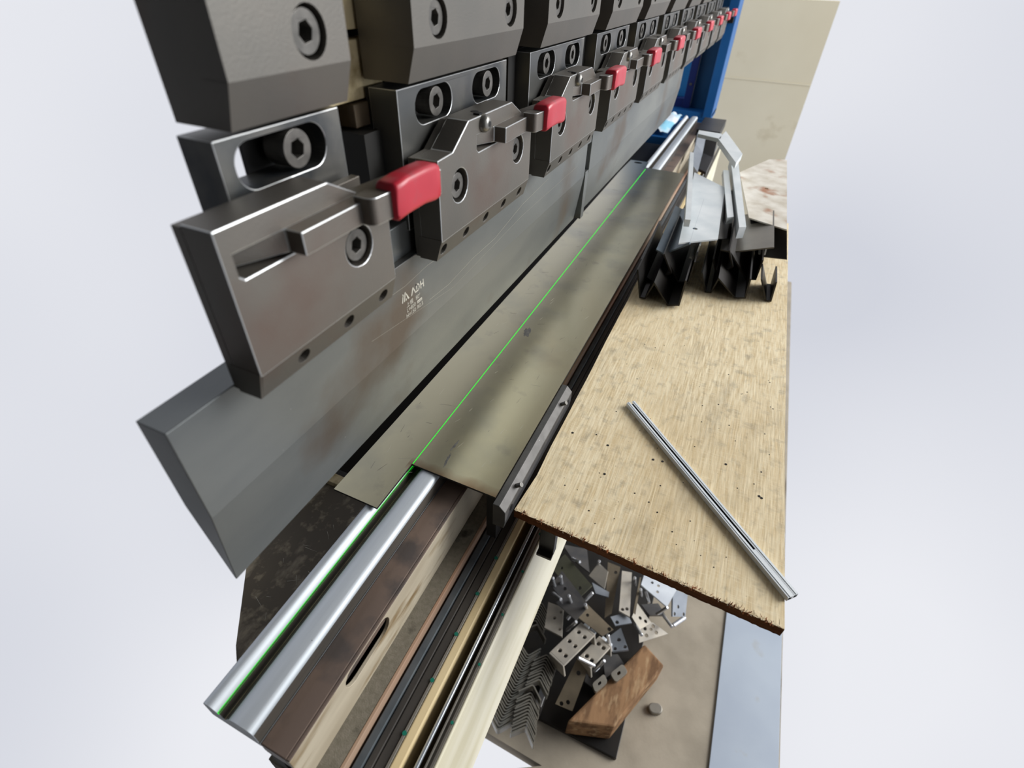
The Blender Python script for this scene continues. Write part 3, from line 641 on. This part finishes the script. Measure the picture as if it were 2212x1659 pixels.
g = G(); P = [Wy(1524, 300, 4.4), Wy(1518, 330, 4.1), Wy(1507, 372, 3.8)]; ribbon(g, P, (-.07, .1, .03), .02)
tag(obj('grey_strip', g, 'pl_blue', smooth=0), 'grey bent strip left of the dark one behind the white plate', 'folded part', FP)
tag(obj('rail_end_block', G().box(-.42, -.235, 4.72, 5.22, -.06, 0.0), 'scale', bevel=.003), 'black box at the far end of the rails before the wall', 'block')
# crumpled film
random.seed(2); g = G(); nx, ny = 9, 9; vs = []
for i in range(nx):
    for j in range(ny):
        u_, v_ = i/(nx-1)-.5, j/(ny-1)-.5; vs.append((-.70+u_*.16, 4.9+v_*.7, -.02+.03*random.random()+.05*(0.25-u_*u_-v_*v_)))
fs = [(i*ny+j, (i+1)*ny+j, (i+1)*ny+j+1, i*ny+j+1) for i in range(nx-1) for j in range(ny-1)]
g.add(vs, fs); g.add([(v[0], v[1], v[2]-.004) for v in vs], [tuple(reversed(f)) for f in fs])
tag(obj('crumpled_film', g, 'cloth', smooth=80), 'crumpled white and pale blue film lying left of the far die end', 'film')
tag(obj('film_shelf', G().box(-.80, -.60, 4.5, 5.3, -.10, -.045), 'blue'), 'small blue shelf carrying the crumpled film', 'shelf')
# ------------------------------------------------------------------ blue side frame
bf = empty('blue_side_frame', (-.8, 6.0, ZF), 'tall blue machine side frame with recessed panels and a perforated grille', 'machine frame')
obj('front_flange', G().box(-.50, -.415, 5.90, 6.35, -.14, .97), 'blue', bf, bevel=.006)
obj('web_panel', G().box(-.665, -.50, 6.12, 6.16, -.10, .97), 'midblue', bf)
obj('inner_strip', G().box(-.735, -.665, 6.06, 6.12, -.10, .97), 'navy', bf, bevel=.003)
for z in (.48, .12): obj('frame_bolt', G().cyl((-.70, 6.06, z), (-.70, 6.045, z), .012, 10), 'bolt', bf)
obj('lit_panel', G().box(-1.3, -.735, 6.20, 6.24, -.05, .97), 'litblue', bf)
obj('ledge', G().box(-1.3, -.415, 5.92, 6.3, -.165, -.10), 'blue', bf, bevel=.005)
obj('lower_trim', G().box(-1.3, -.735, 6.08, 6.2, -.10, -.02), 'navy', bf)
hs = [circ(-1.24+.068*i, -.66+.085*j, .024, 10) for i in range(6) for j in range(5)]
obj('grille_panel', G().plate([(-1.45, -1.6), (-.40, -1.6), (-.40, -.165), (-1.45, -.165)], hs, (0, 5.95, 0), (1, 0, 0), (0, 0, 1), (0, -1, 0), .02), 'blue', bf)
obj('foot', G().box(-1.4, -.45, 5.97, 6.3, ZF, -1.6), 'blue', bf)
# ------------------------------------------------------------------ pile below the board
S = 3.7696
def c(x, y): return (1040+x/S, 1120+y/S)
ZP = -2.32
tag(obj('shade_sheet', G().box(-.59, .28, 1.13, 2.9, ZF, ZF+.03), 'scale', bevel=.003), 'flat black sheet added as shade under the heap of brackets', 'shade sheet')  # black sheet added so the gaps in the heap look shaded
PG = 'loose plates heaped under the board'
def pile(px, z, m, label, holes=(), t=.012, name='bracket_plate'):
    return plate4([c(*p) for p in px], z, m, name, label, t=t, holes=holes, cat='plate', grp=PG)
h4 = ((.15, .2, .010), (.15, .8, .010), (.85, .2, .010), (.85, .8, .010), (.5, .5, .012))
pile([(565, 400), (680, 290), (900, 545), (800, 660)], [-2.30, -2.26, -2.22, -2.28], 'pl_olive', 'olive-grey plate against the cream apron, topmost at the left', ((.4, .2, .01), (.4, .85, .012)))
pile([(565, 545), (655, 425), (860, 690), (770, 800)], [-2.22, -2.2, -2.18, -2.2], 'pl_dark', 'dark plate carrying two bright studs beside the apron', ((.5, .35, .012),))
pile([(600, 680), (700, 572), (870, 720), (770, 830)], [-2.16, -2.14, -2.13, -2.15], 'pl_dark', 'small dark plate overlapping the lit brown-grey plate')
pile([(765, 788), (855, 692), (1075, 905), (985, 960)], [-2.15, -2.13, -2.16, -2.18], 'pl_brown', 'long brown-grey plate crossing the middle of the heap', ((.5, .25, .01), (.8, .93, .012)))
pile([(545, 680), (668, 725), (655, 962), (512, 880)], [-2.3, -2.26, -2.2, -2.24], 'pl_light', 'pale grey plate right of the small angle stack', h4[2:])
pile([(875, 465), (955, 360), (1030, 430), (1010, 580)], [-2.25, -2.2, -2.2, -2.28], 'pl_light', 'small pale plate just under the board edge')
pile([(900, 520), (1040, 600), (1035, 640), (930, 610)], -2.32, 'pl_blue', 'small cool-grey tab below the small pale plate')
pile([(1030, 355), (1132, 395), (1060, 770), (1000, 820)], [-2.3, -2.3, -2.36, -2.4], 'pl_brown', 'long brownish strip standing under the board edge', ((.7, .15, .012),))
pile([(1145, 425), (1225, 440), (1208, 800), (1122, 745)], [-2.3, -2.3, -2.22, -2.22], 'pl_light', 'long pale strip with two holes at its foot', ((.3, .93, .012), (.7, .87, .012)))
pile([(1290, 480), (1302, 480), (1250, 810), (1228, 800)], [-2.2, -2.2, -2.3, -2.3], 'pl_brown', 'thin grey strip on edge beside the dark hollow')
pile([(1300, 540), (1330, 440), (1600, 560), (1520, 702)], [-2.25, -2.25, -2.25, -2.22], 'pl_white', 'bright white plate with small holes under the board edge', ((.3, .55, .010), (.62, .5, .010), (.6, .3, .01)))
pile([(1560, 570), (1680, 620), (1660, 800), (1525, 795)], [-2.25, -2.35, -2.4, -2.35], 'pl_blue', 'cool grey plate with three holes on the concrete', ((.4, .62, .012), (.15, .9, .012), (.85, .9, .012)))
pile([(1270, 690), (1385, 850), (1290, 905), (1228, 800)], [-2.3, -2.33, -2.3, -2.28], 'pl_mid', 'grey triangular bracket plate with two holes', ((.5, .5, .012), (.8, .3, .012)))
pile([(1285, 1012), (1280, 880), (1395, 845), (1512, 945)], [-2.38, -2.36, -2.36, -2.4], 'pl_light', 'pale perforated plate at the right end of the heap', ((.3, .3, .012), (.3, .7, .012), (.75, .35, .012), (.6, .6, .01), (.75, .8, .012)))
pile([(1050, 800), (1185, 765), (1225, 850), (1090, 872)], -2.25, 'pl_blue', 'small cool-grey bracket in the centre of the heap', ((.2, .7, .012),))
pile([(1040, 960), (1135, 890), (1198, 1068), (1065, 1065)], [-2.35, -2.35, -2.3, -2.3], 'pl_blue', 'blue-grey plate with three holes above the timber', ((.6, .45, .014), (.2, .85, .012), (.85, .85, .012)))
pile([(985, 1110), (1110, 1105), (1165, 1190), (1010, 1300)], -2.42, 'pl_dark', 'plain dark plate beside the timber block')
pile([(790, 1120), (890, 1165), (740, 1570), (600, 1510)], [-2.28, -2.28, -2.4, -2.4], 'pl_brown', 'long brown-grey plate leaning below the perforated channel', ((.5, .3, .013), (.3, .95, .012), (.6, .88, .012)))
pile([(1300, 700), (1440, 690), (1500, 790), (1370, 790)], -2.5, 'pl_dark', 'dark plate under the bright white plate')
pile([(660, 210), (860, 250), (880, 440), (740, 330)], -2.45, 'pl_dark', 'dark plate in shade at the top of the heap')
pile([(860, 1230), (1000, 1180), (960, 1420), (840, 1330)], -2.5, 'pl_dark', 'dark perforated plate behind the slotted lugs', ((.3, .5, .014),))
# perforated channels
def perf(px, z, label, nh, m='pl_light'):
    P = [Wz(*c(*p), zz) for p, zz in zip(px, z)]
    O = P[0]; u = (P[1]-O).normalized(); N = u.cross(P[3]-O).normalized(); N = N if N.z > 0 else -N; v = N.cross(u)
    if (P[3]-O).dot(v) < 0: v = -v
    A_, B_ = (P[1]-O).length, (P[3]-O).dot(v)
    e = empty('perforated_channel', O, label, 'bracket', 'perforated channels in the heap')
    hs = [circ(A_*(.18+.64*i/(nh-1)), B_*(.3+.4*j), .013, 12) for i in range(nh) for j in range(2)]
    obj('channel_face', G().plate([(0, 0), (A_, 0), (A_, B_), (0, B_)], hs, O, u, v, N, .012), m, e, bevel=.003)
    for (x0, x1) in ((-.012, 0), (A_, A_+.012)):
        obj('channel_side', G().plate([(x0, 0), (x1, 0), (x1, B_), (x0, B_)], [], O, u, v, N, .10), m, e, bevel=.003)
    for yy_ in (.1, .55):
        obj('end_tab', G().plate([(A_-.002, B_*yy_), (A_+.035, B_*yy_), (A_+.035, B_*(yy_+.35)), (A_-.002, B_*(yy_+.35))], [], O-N*.012, u, v, N, .02), 'pl_white', e, bevel=.006)
    return e
perf([(560, 1085), (800, 855), (892, 955), (655, 1215)], [-2.2, -2.2, -2.17, -2.17], 'large pale perforated channel with six holes in the heap', 3)
perf([(800, 1120), (950, 965), (1040, 1085), (920, 1190)], [-2.26, -2.26, -2.24, -2.24], 'smaller pale perforated channel beside the large one', 2)
# slotted lugs
for i, (px, lb) in enumerate([([(1048, 1262), (1150, 1180), (1208, 1240), (1092, 1335)], 'rounded slotted lug lying on the timber block'), ([(900, 1345), (1000, 1262), (1045, 1320), (928, 1418)], 'rounded slotted lug lying left of the other one, by the timber')]):
    P = [Wz(*c(*p), -2.32) for p in px]; u = (P[1]-P[0]); v = (P[3]-P[0]); A_, B_ = u.length, v.length
    ul = slot(0, A_, 0, B_, 5, B_*.3); sl = slot(-.001+A_*.35, A_*.6, B_*.35, B_*.65, 4)
    tag(obj('slotted_lug', G().plate(ul, [sl], P[0], u.normalized(), v.normalized(), (0, 0, 1), .03), 'pl_mid', bevel=.004), lb, 'lug', 'slotted lugs by the timber')
# pins
def pin(a_, b_, z0, z1, label, r=.0105):
    p, q = Wz(*c(*a_), z1), Wz(*c(*b_), z0)
    d_ = (p-q).normalized(); g2 = G().cyl(q, p, r, 12).cyl(p, p+d_*.004, r, 12, r*.7)
    for k in range(1, 6): g2.cyl(q+d_*.012*k, q+d_*(.012*k+.006), r*1.06, 12)
    tag(obj('threaded_pin', g2, 'pin'), label, 'pin', 'bright zinc pins in the heap')
pin((800, 355), (735, 325), -2.3, -2.2, 'bright pin sticking out above the olive plate')
pin((958, 348), (945, 400), -2.3, -2.15, 'bright pin on the small pale plate under the board edge')
pin((580, 485), (600, 560), -2.25, -2.08, 'left one of two pins nearest the cream apron')
pin((645, 470), (655, 545), -2.25, -2.08, 'right one of two pins nearest the cream apron')
pin((710, 630), (735, 700), -2.2, -2.02, 'brightest upright pin on the small dark plate')
pin((645, 660), (580, 605), -2.25, -2.12, 'slanted pin left of the small dark plate')
pin((845, 702), (860, 745), -2.2, -2.05, 'pin at the corner of the long brown-grey plate')
pin((770, 842), (695, 910), -2.3, -2.12, 'pin above the large perforated channel')
pin((1247, 484), (1250, 540), -2.35, -2.2, 'pin in the dark hollow below the board edge')
pin((1295, 578), (1300, 630), -2.3, -2.15, 'pin at the left corner of the white plate')
pin((1338, 598), (1365, 688), -2.3, -2.3, 'pin lying under the white plate')
pin((1512, 725), (1430, 775), -2.4, -2.25, 'pin at the lower tip of the white plate')
pin((1548, 880), (1480, 788), -2.4, -2.25, 'long shining pin above the pale plate at the right')
pin((1562, 870), (1655, 808), -2.4, -2.4, 'coarse-threaded pin pointing right over the concrete', .014)
pin((1303, 948), (1245, 850), -2.35, -2.2, 'long shining pin left of the pale perforated plate')
pin((1030, 950), (1055, 1075), -2.3, -2.2, 'thin pin left of the blue-grey plate')
pin((1000, 1160), (920, 1240), -2.35, -2.2, 'pin pointing up right below the smaller channel')
pin((790, 1135), (920, 1200), -2.25, -2.2, 'pin lying across the leaning long plate')
pin((905, 605), (840, 672), -2.25, -2.2, 'dull pin beside the olive plate', .011)
pin((765, 735), (700, 820), -2.25, -2.2, 'dull pin beside the long brown-grey plate', .011)
# nested angle stacks
ORD = ('first second third fourth fifth sixth seventh eighth ninth tenth eleventh twelfth thirteenth fourteenth fifteenth sixteenth seventeenth '
       'eighteenth nineteenth twentieth twenty-first twenty-second twenty-third twenty-fourth twenty-fifth twenty-sixth twenty-seventh').split()
def angles(p0, p1, n_, up, z, label, grp, leg=.088, h=.07, t=.0072):
    a_, b_ = Wz(*c(*p0), z), Wz(*c(*p1), z); first = None
    s_ = 1 if up else -1
    ax = (b_-a_).normalized(); ang_ = math.atan2(ax.y, ax.x)+math.pi/2
    pts = [(-leg*.76, -s_*leg*.66), (-.014, -.009*s_), (-.005, -.0015*s_), (.005, -.0015*s_), (.014, -.009*s_), (leg*.76, -s_*leg*.66)]; rz = .07 if up else .17
    for k in range(n_):
        p = a_.lerp(b_, k/max(1, n_-1))
        if first is None:
            g2 = G().fold([(x, y) for x, y in pts], 0, h, t)
            # fold extrudes along Y with profile in XZ -> turn upright
            g2.v = [Vector((v.x, v.z, -v.y)) for v in g2.v]; g2.f = [list(f) for f in g2.f]
            g2.xform(Matrix.Translation(p) @ Matrix.Rotation(rz, 4, 'Z'))
            first = obj('steel_angle', g2, 'angle', origin=p, smooth=50); tag(first, label if n_ == 1 else label % ('farthest'), 'angle piece', grp)
        else:
            o = first.copy(); sc.collection.objects.link(o); o.location = V3(p); o.rotation_euler = (0, 0, random.uniform(-.05, .05)); o['label'] = label % (ORD[k] + ' from the far end')
angles((381, 1112), (132, 1715), 27, False, -2.28, 'V-shaped steel angle, %s, in the row along the cream apron', 'nested angles along the apron')
angles((535, 1112), (473, 1312), 9, True, -2.26, 'roof-shaped steel angle, %s, in the upper second row', 'nested angles, second row upper part')
angles((419, 1357), (419, 1357), 1, True, -2.24, 'single roof-shaped steel angle standing clear in the gap of the second row', 'angle in the gap of the second row')
angles((404, 1421), (362, 1700), 11, True, -2.26, 'roof-shaped steel angle, %s, in the lower second row', 'nested angles, second row lower part')
angles((490, 690), (440, 830), 8, True, -2.32, 'roof-shaped steel angle, %s, in the short stack by the pale plate', 'nested angles behind the heap')
angles((455, 865), (455, 865), 1, True, -2.32, 'large dark steel angle in the shaded gap by the apron', 'shaded angle by the apron', leg=.10, t=.009)
tag(obj('steel_flat', G().box(-.245, -.20, 1.14, 1.42, ZF+.03, -2.42), 'pl_dark', bevel=.004), 'dark dusty steel flat bar right of the nested angles', 'bar')
# timber
P = [Wz(*c(*p), -2.36) for p in ((700, 1650), (1330, 1020), (1490, 1195), (1080, 1700))]
g = G().plate([(p.x, p.y) for p in P], [], (0, 0, -2.36), (1, 0, 0), (0, 1, 0), (0, 0, 1), .208)
tag(obj('timber_block', g, 'wood', bevel=.012), 'rough brown timber block lying on the concrete before the heap', 'timber')
q = Wz(1416, 1530, ZF+.03); tag(obj('metal_slug', G().plate(slot(q.x-.042, q.x+.042, q.y-.03, q.y+.03, 6), [], (0, 0, ZF+.035), (1, 0, 0), (0, 1, 0), (0, 0, 1), .035).xform(Matrix.Translation((q.x, q.y, 0)) @ Matrix.Rotation(.35, 4, 'Z') @ Matrix.Translation((-q.x, -q.y, 0))), 'pl_mid', bevel=.006), 'small rounded grey metal slug alone on the concrete', 'slug')
